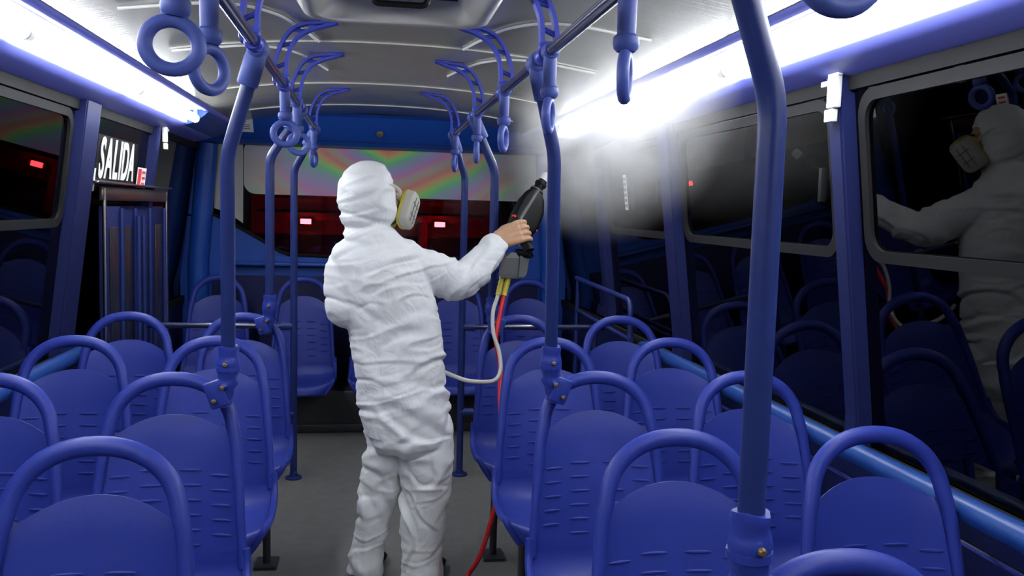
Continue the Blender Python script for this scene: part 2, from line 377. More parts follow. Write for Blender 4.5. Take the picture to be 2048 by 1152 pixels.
# ---------------------------------------------------------------- seats
ZT = 1.026
def half_w(z):
    if z > .85:
        t = min(1, (z-.85)/(ZT-.85)); return .182*max(0, 1-t**2.3)**.5
    return .182 + .030*min(1, (.85-z)/.32)**.8
PROF = [(0, 1.026), (-.014, .93), (-.042, .80), (-.068, .68), (-.085, .58), (-.100, .51)]
def back_y(z):
    for (ya, za), (yb, zb) in zip(PROF, PROF[1:]):
        if z >= zb: t = (za-z)/(za-zb); return ya+(yb-ya)*t
    return PROF[-1][0]
def ztop(u):
    a = abs(u)
    if a < .82: return .905 - .046*(a/.82)**2.2
    t = (a-.82)/.18; return .859 + .055*t*t
def dish(u): return -.030*abs(u)**2.5 + .006
def make_seat():
    root = thing('bus_seat', 'x', 'seat', (0, 0, 0), 0, 'blue moulded bus seats')
    NU, NV = 26, 16; mb = MB(); F = []; B = []
    for i in range(NU+1):
        u = -1+2*i/NU; zt = ztop(u)
        for j in range(NV+1):
            z = zt+(.47-zt)*j/NV; x = u*(half_w(z)-.008); y = back_y(z)+dish(u)
            edge = .006*(1-min(1, j/1.5)) ; F.append((x, y+edge, z)); B.append((x, y+.014-edge, z))
    n = (NU+1)*(NV+1); fs = []
    for i in range(NU):
        for j in range(NV):
            a = i*(NV+1)+j; b = a+NV+1
            fs += [(a, b, b+1, a+1), (n+a, n+a+1, n+b+1, n+b)]
        a = i*(NV+1); b = a+NV+1; fs.append((a, n+a, n+b, b)); a += NV; b += NV; fs.append((a, b, n+b, n+a))
    for i in (0, NU):
        for j in range(NV): a = i*(NV+1)+j; fs.append((a, a+1, n+a+1, n+a))
    back = obj('backrest', mb.add(F+B, fs), MSEAT, root, ang=60)
    # arched grab handle continuing as rim down both sides
    path = []; rad = []
    zs = [.50+(.85-.50)*k/12 for k in range(13)]
    for z in zs: path.append((-(half_w(z)-.012), back_y(z)-.022, z)); rad.append(.0125+.005*max(0, (z-.62)/.23))
    for k in range(1, 24):
        a = PI*(1-k/24); ca, sa = math.cos(a), math.sin(a)
        x = (.182-.018)*math.copysign(abs(ca)**.92, ca); z = .85+(ZT-.85-.019)*abs(sa)**.88
        path.append((x, back_y(z)-.022+.012*sa, z)); rad.append(.0185+.0015*sa)
    for z in zs[::-1]: path.append(((half_w(z)-.012), back_y(z)-.022, z)); rad.append(.0125+.005*max(0, (z-.62)/.23))
    obj('grab_handle', MB().tube(path, rad, 12, ref=(0, 1, 0), flat=.85), MSEAT, root)
    # seat pan
    pp = bez([(-.095, .53), (-.105, .485), (-.135, .447), (-.20, .428), (-.30, .425), (-.40, .440), (-.445, .445), (-.468, .430), (-.478, .395)], 4)
    pp = [(p[0], p[1]) for p in [(v.x, v.y) for v in [Vector((a.x, a.y, 0)) for a in [Vector((q[0], q[1], 0)) for q in pp]]]]
    F = []; B = []; NP = len(pp)-1; NU = 20
    for i in range(NU+1):
        u = -1+2*i/NU
        for j, (y, z) in enumerate(pp):
            t = j/NP; hw = .208+.008*math.sin(t*PI) - .045*max(0, (t-.72)/.28)**2
            yy = y + .035*abs(u)**4*max(0, (t-.6)/.4)
            zz = z + .028*abs(u)**3*(1-max(0, (t-.75)/.25)) - .010*(1-u*u)*math.sin(t*PI)
            F.append((u*hw, yy+dish(u)*(1-t), zz)); B.append((u*hw, yy+dish(u)*(1-t)+.013, zz-.012))
    n = (NU+1)*(NP+1); fs = []
    for i in range(NU):
        for j in range(NP):
            a = i*(NP+1)+j; b = a+NP+1
            fs += [(a, b, b+1, a+1), (n+a, n+a+1, n+b+1, n+b)]
        a = i*(NP+1); b = a+NP+1; fs.append((a, n+a, n+b, b)); a += NP; b += NP; fs.append((a, b, n+b, n+a))
    for i in (0, NU):
        for j in range(NP): a = i*(NP+1)+j; fs.append((a, a+1, n+a+1, n+a))
    pan = obj('seat_pan', MB().add(F+B, fs), MSEAT, root, ang=60)
    for s in (-1, 1):
        e = [Vector(F[(0 if s < 0 else NU)*(NP+1)+j]) for j in range(NP+1)]
        obj('rim', MB().tube([v+Vector((0, .004, -.004)) for v in e], .0125, 8), MSEAT, pan)
    # short raised lumbar ribs
    for c, (u, hwid) in enumerate(((-.68, .026), (-.26, .030), (.26, .030), (.68, .026))):
        for k in range(6):
            z = .745-.040*k + (.012 if abs(u) < .5 else 0)
            if abs(u) > .5 and k == 5: continue
            x = u*half_w(z); pts = []
            for q in range(5):
                xx = x+hwid*(q/2-1); uu = xx/(half_w(z)-.008); pts.append((xx, back_y(z)+dish(uu)-.0015, z))
            obj('rib', MB().tube(pts, [.0016, .0036, .004, .0036, .0016], 6), MSEAT, back)
    # frame
    obj('seat_frame', MB().tube(round_path([(-.15, -.40, .40), (-.15, -.09, .40), (.15, -.09, .40), (.15, -.40, .40)], .04), .013, 8), MLEG, root)
    for s in (-1, 1):
        obj('leg', MB().tube([(s*.13, -.30, .40), (s*.13, -.28, .012)], .016, 10).box((s*.13, -.28, .006), (.09, .12, .012)), MLEG, root)
    obj('back_bar', MB().tube([(-.15, -.02, .56), (.15, -.02, .56)], .012, 8), MCHR, root)
    return root
seat0 = make_seat(); first = [True]
COLS = {'LA': (-.532, 'left aisle-side column'), 'LW': (-1.005, 'left window-side column'), 'RA': (.679, 'right aisle-side column'), 'RW': (1.157, 'right window-side column')}
ROWY = lambda r: 1.852+.70*(r-1)
def place(x, y, label, z=0, rz=0, grp=None):
    o = seat0 if first[0] else copy_tree(seat0); first[0] = False
    o.location = (x, y, z); o.rotation_euler = (0, 0, rz); o['label'] = label
    if grp: o['group'] = grp
    return o
ORDS = ['nearest', 'second nearest', 'third nearest', 'fourth nearest', 'fifth nearest']
for c, rows in (('LA', (1, 2, 3, 4)), ('LW', (2, 3, 4)), ('RA', (0, 1, 2, 3, 4)), ('RW', (1, 2, 3, 4))):
    x, nm = COLS[c]
    for k, r in enumerate(rows):
        lab = 'farthest' if r == 4 else ORDS[k]
        place(x, ROWY(r), 'blue plastic bus seat with arched handle, %s in the %s' % (lab, nm), rz=random.uniform(-.012, .012))
for k, (x, nm) in enumerate(((-.976, 'leftmost, by the exit door'), (-.427, 'second from the left'), (.10, 'in the middle behind the person'), (.59, 'second from the right'), (1.10, 'rightmost, below the window corner'))):
    o = place(x, 6.04, 'blue plastic bus seat of the rear row, %s' % nm, grp='rear row of bus seats')
    o.scale = (1, 1, 1.13); o.location.z = ZT*(1-1.13)
    for ch in list(o.children):
        if ch.name.split('.')[0] in ('leg', 'seat_frame', 'back_bar'): bpy.data.objects.remove(ch)
bn = thing('rear_bench', 'box plinth under the rear row of seats, black to imitate the shadow there', 'plinth', (CX, 6.0, 0))
obj('plinth', MB().box((0, .03, .14), (2.5, .36, .28), bev=.01), MLEG, bn); obj('kick_strip', MB().box((0, -.157, .03), (2.4, .012, .05), bev=.003), MLEG, bn)  # black colour stands in for the shadow below the rear seats
if True: pass

# ---------------------------------------------------------------- rails, brackets, poles, strap handles
RZ, RX = 1.896, 0.363
for side, nm in ((-1, 'left'), (1, 'right')):
    t = thing('ceiling_rail', 'long dark blue grab rail under the ceiling, %s of the aisle' % nm, 'grab rail', (CX+side*RX, 0, RZ), 0, 'ceiling grab rails')
    obj('rail', MB().tube([(0, -.9, 0), (0, 4.86, 0)], .0145, 14), MRAIL, t)
    obj('end_cap', MB().lathe([(.0, -.012), (.017, -.008), (.018, .004), (.012, .012), (0, .014)], (0, 4.865, 0), Matrix.Rotation(-PI/2, 3, 'X')), MBRK, t)
def make_bracket(side):
    t = thing('ceiling_bracket', 'x', 'bracket', (0, 0, 0), 0, 'curved ladder brackets holding the rails')
    def strip(pts, th, wd):
        c = bez([(-side*a, 0, z) for a, z in pts], 6); rg = []
        for i, p in enumerate(c):
            tg = (c[min(i+1, len(c)-1)]-c[max(i-1, 0)]).normalized(); nr = Vector((-tg.z, 0, tg.x))
            t_ = i/(len(c)-1); h = th*(1-.25*t_); wv = wd
            rg.append([p+nr*(h/2)+Vector((0, wv/2, 0)), p+nr*(h/2)-Vector((0, wv/2, 0)), p-nr*(h/2)-Vector((0, wv/2, 0)), p-nr*(h/2)+Vector((0, wv/2, 0))])
        return MB().rings(rg), c
    so, co = strip([(-.026, .0), (-.030, .045), (-.020, .105), (.014, .170), (.060, .200), (.115, .208), (.165, .212)], .012, .032)
    si, ci = strip([(.006, .0), (.008, .045), (.014, .100), (.042, .155), (.090, .185), (.130, .198), (.168, .210)], .012, .032)
    obj('outer_strip', so, MBRK, t, ang=30); obj('inner_strip', si, MBRK, t, ang=30)
    for f in (.22, .40, .58, .74):
        a = co[int(f*(len(co)-1))]; b = ci[int((f+.05)*(len(ci)-1))]
        obj('rung', MB().tube([a, b], .007, 8), MBRK, t)
    obj('collar', MB().tube([(0, -.026, 0), (0, -.02, 0), (0, .02, 0), (0, .026, 0)], [.019, .0235, .0235, .019], 14).box((-side*-.010, 0, .022), (.052, .034, .03), bev=.006), MBRK, t)
    obj('foot', MB().box((-side*.15, 0, .211), (.06, .045, .008), bev=.003), MBRK, t)
    return t
for side, nm, ys in ((-1, 'left', (2.30, 3.07, 3.70, 4.78)), (1, 'right', (2.27, 2.99, 3.75, 4.80))):
    b0 = make_bracket(side)
    for k, y in enumerate(ys):
        o = b0 if k == 0 else copy_tree(b0); o.location = (CX+side*RX, y, RZ)
        o['label'] = 'blue ladder-like ceiling bracket on the %s rail, %s' % (nm, ['nearest one cut by the top edge', 'second nearest', 'second from the rear', 'last before the rear window'][k])
# poles
def make_pole(side, ry, bend, foot, label, clamp=True, floor=False):
    rx = CX+side*RX
    t = thing('grab_pole', label, 'pole', (0, 0, 0), 0, 'blue grab poles')
    P = [(rx, ry, RZ-.01), bend, foot]
    obj('pole', MB().tube(round_path(P, .035, 6), .0190, 16), MPOLE, t)
    d = (Vector(bend)-Vector(P[0])).normalized(); p0 = Vector((rx, ry, RZ))
    obj('joint_sleeve', MB().tube([p0+d*.005, p0+d*.03, p0+d*.095, p0+d*.10], [.024, .0275, .0275, .024], 16), MHAND, t)
    obj('rail_collar', MB().tube([(rx, ry-.034, RZ), (rx, ry-.028, RZ), (rx, ry+.028, RZ), (rx, ry+.034, RZ)], [.021, .0265, .0265, .021], 16), MHAND, t)
    f = Vector(foot)
    if clamp:
        rg = []; N = 22
        for i in range(15):
            z = f.z+.035-.165*i/14; rr = .027+.0022*math.sin(i*2.3)+(.004 if i in (4, 5, 9) else 0); sh = Vector((side*.020*max(0, (i-6)/8), .012*max(0, (i-6)/8), 0))
            rg.append([Vector((f.x, f.y, z))+sh+Vector((math.cos(2*PI*k/N)*(rr+.0015*math.sin(5*k+i)), math.sin(2*PI*k/N)*(rr+.0015*math.cos(3*k+2*i)), .003*math.sin(2*PI*k/N*2+i))) for k in range(N)])
        cl = obj('clamp_sleeve', MB().rings(rg), MSEAT, t, ang=70)
        obj('clamp_band', MB().tube([(f.x, f.y, f.z-.02), (f.x, f.y, f.z-.032)], .0325, 18), MSEAT, cl)
        obj('clamp_plate', MB().box((f.x+side*.03, f.y-.012, f.z-.095), (.05, .02, .075), Matrix.Rotation(side*.35, 3, 'Y'), bev=.006), MSEAT, cl)
        for dx, dz in ((.004, -.012), (.012, -.075), (.034, -.112)):
            obj('bolt', MB().lathe([(0, -.004), (.0065, -.004), (.007, .002), (.004, .006), (0, .006)], (f.x+side*dx, f.y-.031, f.z+dz), Matrix.Rotation(PI/2, 3, 'X'), 8), MBOLT, cl)
    if floor:
        obj('floor_flange', MB().lathe([(0, 0), (.045, 0), (.045, .008), (.024, .012), (.022, .03), (0, .03)], (f.x, f.y, 0)), MPOLE, t)
    return t
make_pole(-1, 2.38, (-.368, 2.41, 1.625), (-.376, 2.47, 1.075), 'blue bent grab pole clamped to second left aisle seat')
make_pole(1, 2.37, (.500, 2.40, 1.655), (.527, 2.49, 1.075), 'blue bent grab pole clamped to third right aisle seat, beside the spray gun')
make_pole(1, 1.10, (.528, 1.12, 1.655), (.532, 1.13, 1.055), 'large blue bent grab pole in the right foreground clamped to nearest seat')
make_pole(-1, 3.84, (-.418, 3.86, 1.693), (-.418, 3.88, 1.075), 'thin blue bent pole at the farthest left aisle seat')
make_pole(1, 3.84, (.540, 3.86, 1.673), (.545, 3.88, 1.075), 'thin blue bent pole at the farthest right aisle seat')
make_pole(-1, 4.80, (-.400, 4.85, 1.684), (-.395, 4.86, 0.0), 'farthest left blue pole standing on the floor at the barrier', clamp=False, floor=True)
make_pole(1, 4.80, (.513, 4.85, 1.681), (.520, 4.86, 0.0), 'farthest right blue pole standing on the floor at the barrier', clamp=False, floor=True)
# barriers beside the last poles
for side, nm, xa, xb in ((-1, 'left', -.415, -1.16), (1, 'right', .54, 1.33)):
    t = thing('barrier', 'low blue tube barrier on the %s between the last pole and the wall' % nm, 'barrier', (0, 4.86, 0), 0, 'low barriers before the rear row')
    for z, m in ((.845, MRAIL), (.36, MRAIL)):
        obj('cross_bar', MB().tube([(xa, 0, z), (xb, 0, z)], .016, 10), m, t)
    obj('post', MB().tube([(xb-(-.05 if side < 0 else .05), 0, 0), (xb-(-.05 if side < 0 else .05), 0, .845)], .016, 10), MRAIL, t)
    for z in (.845, .36): obj('pole_clip', MB().tube([(xa+side*-.025, -.0, z), (xa+side*.05, -.0, z)], .024, 12), MPOLE, t)
# strap handles
def make_strap():
    t = thing('strap_handle', 'x', 'strap handle', (0, 0, 0), 0, 'blue hanging strap handles')
    obj('collar', MB().tube([(0, -.022, 0), (0, -.017, 0), (0, .017, 0), (0, .022, 0)], [.017, .0215, .0215, .017], 14), MHAND, t)
    obj('sleeve', MB().lathe([(0, -.005), (.0165, -.010), (.0175, -.03), (.0165, -.085), (.0155, -.09), (0, -.09)], n=16), MHAND, t)
    obj('bead', MB().lathe([(0, -.084), (.017, -.085), (.0225, -.090), (.0235, -.100), (.0215, -.110), (.016, -.115), (0, -.115)], n=18), MHAND, t)
    return t
def make_ring(sx):
    return MB().torus((0, 0, -.158), .037, .0110, n=36, sx=sx).mesh('ring')
st0 = make_strap(); COL.objects.unlink(st0) if False else None; RINGS = {False: make_ring(1.06), True: make_ring(.95)}
fs_ = [True]
def strap(side, y, rz, label, tilt=0.0, wide=False):
    o = copy_tree(st0)
    o.location = (CX+side*RX, y, RZ); o.rotation_euler = (0, tilt, 0); o['label'] = label
    r = link('ring', RINGS[wide], MHAND, o); r.rotation_euler = (0, 0, rz)
strap(-1, 1.45, .12, 'blue strap handle with round ring facing us, nearest on left rail', .10)
strap(-1, 1.68, 1.0, 'blue strap handle with ring turned away, second on left rail')
strap(-1, 3.10, .1, 'blue strap handle with round open ring, third on left rail', -.02)
strap(-1, 3.60, .35, 'blue strap handle half hidden behind a pole, fourth on left rail', -.05)
strap(-1, 4.68, 1.3, 'small edge-on blue strap handle, last on left rail')
strap(1, .80, .1, 'large blue strap handle cut by the top edge, nearest on right rail')
strap(1, 1.52, 1.2, 'blue strap handle with ring seen almost edge-on, second on right rail')
strap(1, 2.19, 1.2, 'blue strap handle beside the pole sleeve, third on right rail')
strap(1, 2.95, 1.2, 'blue strap handle before the white glare, fourth on right rail')
strap(1, 3.70, 1.4, 'small blue strap handle over the rainbow film, fifth on right rail')
strap(1, 4.66, 1.3, 'small blue strap handle at the end of the right rail')

for ch in list(st0.children): bpy.data.objects.remove(ch)
bpy.data.objects.remove(st0)
# ---------------------------------------------------------------- sill pipe, guard rail on the right
tag(obj('sill_pipe', MB().tube([(CX+1.305, -.9, .835), (CX+1.305, 4.2, .835), (CX+1.31, 4.3, .82)], .031, 16), MPIPE), 'thick glossy blue pipe along the right window sill', 'pipe')
tag(obj('sill_pipe', MB().tube([(CX-1.305, -.9, .835), (CX-1.305, 4.0, .835), (CX-1.31, 4.08, .82)], .031, 16), MPIPE), 'blue pipe along the left window sill behind the seats', 'pipe')
tag(obj('wall_strip', MB().box((CX+1.325, 1.7, .745), (.012, 5.2, .014), bev=.003), MCHR), 'thin grey metal strip on the right wall below the blue pipe', 'trim strip')
gr = thing('guard_rail', 'grey blue tubular guard rail by the right wall near the rear', 'guard rail', (1.315, 4.3, 0))
obj('tube', MB().tube(round_path([(0, 1.2, 1.08), (0, 0, 1.06), (0, -.03, .45), (0, -.03, 0)], .07), .014, 10), MCHR if False else MPOLE, gr)
obj('post', MB().tube([(0, 1.15, 1.07), (0, 1.15, 0)], .014, 10), MPOLE, gr)
obj('mid_bar', MB().tube([(0, -.03, .86), (0, 1.15, .88)], .012, 10), MPOLE, gr)

# ---------------------------------------------------------------- exit door on the left, with sign
dr = struct(bpy.data.objects.new('door_1', None), 'folding rear exit door with chrome edging on the left'); COL.objects.link(dr)
xd = -1.165
for y in (4.17, 5.38): obj('chrome_post', MB().tube([(xd, y, 0), (xd, y, 1.55)], .010, 10), MCHR, dr)
obj('header_plate', MB().box((xd-.005, 4.775, 1.525), (.02, 1.26, .062), bev=.004), mat('brushed_header', (.22, .17, .16), .3, metal=.9, var=.2), dr)
obj('header_strip', MB().box((xd, 4.745, 1.573), (.035, 1.42, .012), bev=.003), MCHR, dr)
for k, (a, b, off) in enumerate(((4.20, 4.46, .03), (4.48, 4.74, .0), (4.78, 5.04, .0), (5.06, 5.34, .03))):
    lf = obj('door_leaf', MB().box((xd-.03+off*.3, (a+b)/2, .77), (.028, b-a, 1.40), bev=.006), MWALL, dr)
    obj('leaf_pane', MB().box((xd-.012+off*.3, (a+b)/2, .98), (.006, (b-a)*.5, .78), bev=.002), MVEHD, lf)
    obj('leaf_edge', MB().tube([(xd-.008+off*.3, b-.012, .08), (xd-.008+off*.3, b-.012, 1.46)], .010, 8), MPOLE, lf)
for y in (4.71, 4.81): obj('door_bar', MB().tube([(xd+.012, y, .2), (xd+.012, y, 1.42)], .011, 8), MPOLE, dr)
def text_mesh(txt, size, sx, ext=.0015):
    cu = bpy.data.curves.new('t', 'FONT'); cu.body = txt; cu.size = size; cu.extrude = ext; cu.align_x = 'CENTER'; cu.align_y = 'CENTER'; cu.offset = size*.022
    ob = bpy.data.objects.new('t', cu); COL.objects.link(ob); bpy.context.view_layer.update()
    me = bpy.data.meshes.new_from_object(ob.evaluated_get(bpy.context.evaluated_depsgraph_get())); bpy.data.objects.remove(ob)
    for v in me.vertices: v.co.x *= sx
    return me
LEAN = math.atan(.115/.92)
def on_wall(o, side, y, z, off):
    o.location = (wx(side, z)-side*off, y, z)
    n = Vector((-side, 0, 0)); u = Vector((-side*math.sin(LEAN), 0, math.cos(LEAN))); r = u.cross(Vector((-side*math.cos(LEAN), 0, -math.sin(LEAN)))).normalized()
    nn = r.cross(u); o.rotation_euler = Matrix((r, u, nn)).transposed().to_euler()
sg = thing('exit_sign', 'white SALIDA lettering on dark glass above the exit door', 'sign'); on_wall(sg, -1, 4.42, 1.668, .006)
obj('plate', MB().box((0, -.01, -.004), (.66, .25, .004)), MBLACK, sg, False)
for ch, xx in zip('SALIDA', (-.255, -.15, -.043, .032, .115, .228)):
    link('letter', text_mesh(ch, .25, .62), MWHITE, sg).location = (xx, .005, .002)
obj('edge_strip', MB().box((-.335, -.085, 0), (.02, .10, .004)), MWHITE, sg, False)
rl = thing('warning_sticker', 'small red and white sticker beside the SALIDA lettering', 'sticker'); on_wall(rl, -1, 4.86, 1.615, .010)
obj('paper', MB().box((0, 0, 0), (.17, .105, .002)), MWHITE, rl, False)
obj('red_block', MB().box((-.045, 0, .0015), (.06, .09, .002)), MREDLAB, rl, False)
for k in range(3): obj('red_bar', MB().box((.035, .03-.03*k, .0015), (.06, .012, .002)), MREDLAB, rl, False)
# white clips on the pillars
def clip(side, y, z, label):
    t = thing('curtain_clip', label, 'clip', (wx(side, z)-side*.035, y, z), 0, 'white plastic clips at the window heads')
    obj('body', MB().box((0, 0, -.02), (.022, .045, .09), bev=.004), MWHITE, t)
    obj('hook', MB().box((0, .03, .005), (.02, .06, .016), bev=.003), MWHITE, t)
    obj('crown', MB().extrude([(-.035, .0), (.02, .0), (.03, .02), (.015, .045), (.0, .05), (-.02, .042)], (0, 1, 0), (0, 0, 1), (.012, 0, 0), (-.006, .005, .022)), MWHITE, t)
    obj('lower_tab', MB().box((0, .012, -.085), (.018, .045, .035), bev=.003), MWHITE, t)
clip(1, 2.31, 1.872, 'white broken plastic clip at top of the near right pillar')
clip(1, 5.04, 1.875, 'small white clip at top of the far right pillar')
clip(-1, 5.14, 1.885, 'small white clip shaped like an E near the rear left corner')
# label strip on the right glass
ls = thing('glass_label', 'narrow white vertical label with rows of small marks on right rear window', 'label'); on_wall(ls, 1, 4.52, 1.61, .004)
obj('strip', MB().box((0, 0, 0), (.055, .185, .002)), MWHITE, ls, False)
for k in range(6):
    for j in range(2): obj('mark', MB().box((-.012+.024*j, .07-.028*k, .0015), (.016, .016, .002)), MGREY, ls, False)
# rear header details
t = thing('notice_card', 'small white notice card on the blue header behind the left pole', 'card', (-.835, 6.051, 2.018)); t.rotation_euler = (.68, 0, 0)
obj('card', MB().box((0, -.005, 0), (.145, .004, .12)), MWHITE, t, False)
obj('printed_swirl', MB().torus((.01, -.0075, .024), .016, .0022, n=20, m=6, sx=1.3, sz=.5), MGREY, t)
for k in range(3): obj('printed_line', MB().box((0, -.0075, -.004-.014*k), (.105, .001, .005)), MGREY, t, False)
t = thing('round_lock', 'round brass lock in the middle of the rear blue header', 'lock', (.062, 6.072, 1.985))
obj('disc', MB().lathe([(0, -.01), (.024, -.01), (.024, .006), (.018, .010), (0, .010)], (0, 0, 0), Matrix.Rotation(PI/2+.6, 3, 'X')), MSTEEL, t)
obj('keyhole', MB().box((0, -.011, .003), (.004, .003, .014)), MVEHD, t)

# ---------------------------------------------------------------- roof hatch
ht = thing('roof_hatch', 'cream plastic roof hatch with dark vent opening over the aisle', 'roof hatch', (CX-.005, 2.27, 2.10))
def rr_ring(hx, hy, r, z): return [(q[0]*.9, q[1], z) for q in rrect(-hx, hx, -hy, hy, r, 5)]
obj('frame', MB().rings([rr_ring(.33, .42, .09, .01), rr_ring(.325, .415, .09, -.012), rr_ring(.285, .375, .08, -.070), rr_ring(.265, .355, .07, -.078), rr_ring(.24, .33, .06, -.070), rr_ring(.18, .25, .05, -.030), rr_ring(.17, .24, .05, -.01)], True, False), MHATCH, ht, ang=50)
obj('vent_panel', MB().box((0, 0, -.014), (.36, .50, .01)), MDARK, ht)
for k in range(7): obj('vent_slat', MB().box((0, -.20+.066*k, -.028), (.32, .030, .006), Matrix.Rotation(.5, 3, 'X')), MDARK, ht)
obj('handle', MB().tube(round_path([(-.07, .05, -.03), (-.07, .05, -.085), (.07, .05, -.085), (.07, .05, -.03)], .02), .008, 8), MBLACK, ht)
# thin white curves on the ceiling beside the brackets
for side, nm in ((-1, 'left'), (1, 'right')):
    for k, (ya, nm2) in enumerate(((2.75, 'nearer'), (3.45, 'farther'))):
        pts = bez([(CX+side*a, y, ceil_z(CX+side*a)-.005) for a, y in ((.80, ya), (.52, ya+.02), (.38, ya+.18), (.31, ya+.45), (.27, ya+.66))], 8)
        tag(obj('ceiling_curve', MB().tube(pts, .005, 6), MWHITE), 'thin white curve running over the ceiling at %s, the %s one' % (nm, nm2), 'cable', 'white ceiling curves')

# ---------------------------------------------------------------- person in white coverall
PY = 3.42
pr = thing('person', 'person in white hooded coverall and respirator spraying with right arm raised', 'person', (0, 0, 0))
def ell(c, hx, hy, rot=0, n=28, e=2.3, tilt=(0, 0)):
    out = []
    for k in range(n):
        a = 2*PI*k/n; ca, sa = math.cos(a), math.sin(a)
        x = hx*math.copysign(abs(ca)**(2/e), ca); y = hy*math.copysign(abs(sa)**(2/e), sa)
        xr_, yr_ = x*math.cos(rot)-y*math.sin(rot), x*math.sin(rot)+y*math.cos(rot)
        out.append(Vector((c[0]+xr_, c[1]+yr_, c[2]+xr_*tilt[0]+yr_*tilt[1])))
    return out
def limb(mb, pts, n=20):
    """pts: (x,y,z,r) rounded chain"""
    P = [Vector(p[:3]) for p in pts]; R_ = [p[3] for p in pts]
    c = bez(P, 6); rs = [v.x for v in bez([(r, 0, 0) for r in R_], 6)]
    d0 = (c[0]-c[1]).normalized(); d1 = (c[-1]-c[-2]).normalized()
    head = [c[0]+d0*rs[0]*s for s in (.95, .8, .45)]; hr = [rs[0]*s for s in (.3, .6, .89)]
    tail = [c[-1]+d1*rs[-1]*s for s in (.2, .28, .3)]; tr = [rs[-1]*s for s in (.97, .85, .5)]
    return mb.tube(head+c+tail, hr+rs+tr, n)
def remesh(mb, vox, smooth=3, name='m'):
    me = mb.mesh(name); ob = bpy.data.objects.new('tmp', me); COL.objects.link(ob)
    md = ob.modifiers.new('r', 'REMESH'); md.mode = 'VOXEL'; md.voxel_size = vox; md.use_smooth_shade = True
    if smooth: ms = ob.modifiers.new('s', 'SMOOTH'); ms.factor = .5; ms.iterations = smooth
    bpy.context.view_layer.update()
    out = bpy.data.meshes.new_from_object(ob.evaluated_get(bpy.context.evaluated_depsgraph_get())); bpy.data.objects.remove(ob)
    return out
TORSO = [(0.166, 0.555, 0.13, 0.12), (0.166, 0.589, 0.158, 0.15), (0.150, 0.669, 0.172, 0.155), (0.134, 0.749, 0.177, 0.152), (0.129, 0.828, 0.174, 0.145), (0.12, 0.907, 0.177, 0.14), (0.111, 0.966, 0.180, 0.138), (0.094, 1.064, 0.184, 0.135), (0.072, 1.142, 0.186, 0.135), (0.045, 1.219, 0.186, 0.132), (0.028, 1.296, 0.182, 0.12), (0.022, 1.338, 0.160, 0.105), (0.017, 1.380, 0.113, 0.09), (0.004, 1.41, 0.095, 0.088), (0.0, 1.43, .09, .086)]
HOOD = [(0.002, 1.40, 0.098, 0.09), (-0.002, 1.429, 0.100, 0.095), (-0.004, 1.467, 0.103, 0.108), (-0.011, 1.524, 0.105, 0.122), (-0.012, 1.581, 0.103, 0.124), (-0.012, 1.628, 0.088, 0.105), (-0.011, 1.655, 0.060, 0.072), (-0.011, 1.668, 0.025, 0.03)]
b = MB()
b.rings([ell((x, PY, z), hx, hy, rot=-.12) for x, z, hx, hy in TORSO])
b.rings([ell((x, PY+.02, z), hx, hy, rot=.0, e=2.2, tilt=(-.0, .12)) for x, z, hx, hy in HOOD])
limb(b, [(-.070, PY, 1.305, .075), (-.098, PY-.005, 1.24, .072), (-.102, PY-.015, 1.16, .066), (-.092, PY-.01, 1.095, .062), (-.055, PY+.13, 1.085, .055), (-.02, PY+.26, 1.10, .045)])
limb(b, [(.10, PY, 1.30, .085), (.175, PY+.01, 1.272, .086), (.26, PY+.06, 1.240, .083), (.335, PY+.11, 1.218, .080), (.385, PY+.135, 1.222, .078), (.425, PY+.16, 1.258, .069), (.49, PY+.205, 1.325, .058), (.520, PY+.225, 1.355, .050)])
limb(b, [(.072, PY+.03, .62, .085), (.070, PY+.035, .54, .080), (.055, PY+.05, .43, .078), (.042, PY+.06, .335, .078), (.022, PY+.07, .21, .066), (.005, PY+.08, .11, .064), (-.004, PY+.08, .035, .066)])
limb(b, [(.225, PY-.01, .64, .11), (.232, PY-.02, .52, .105), (.234, PY-.02, .43, .099), (.230, PY-.015, .33, .090), (.226, PY, .20, .086), (.228, PY, .10, .084), (.228, PY, .03, .088)])
bm_ = remesh(b, .0062, 3, 'coverall')
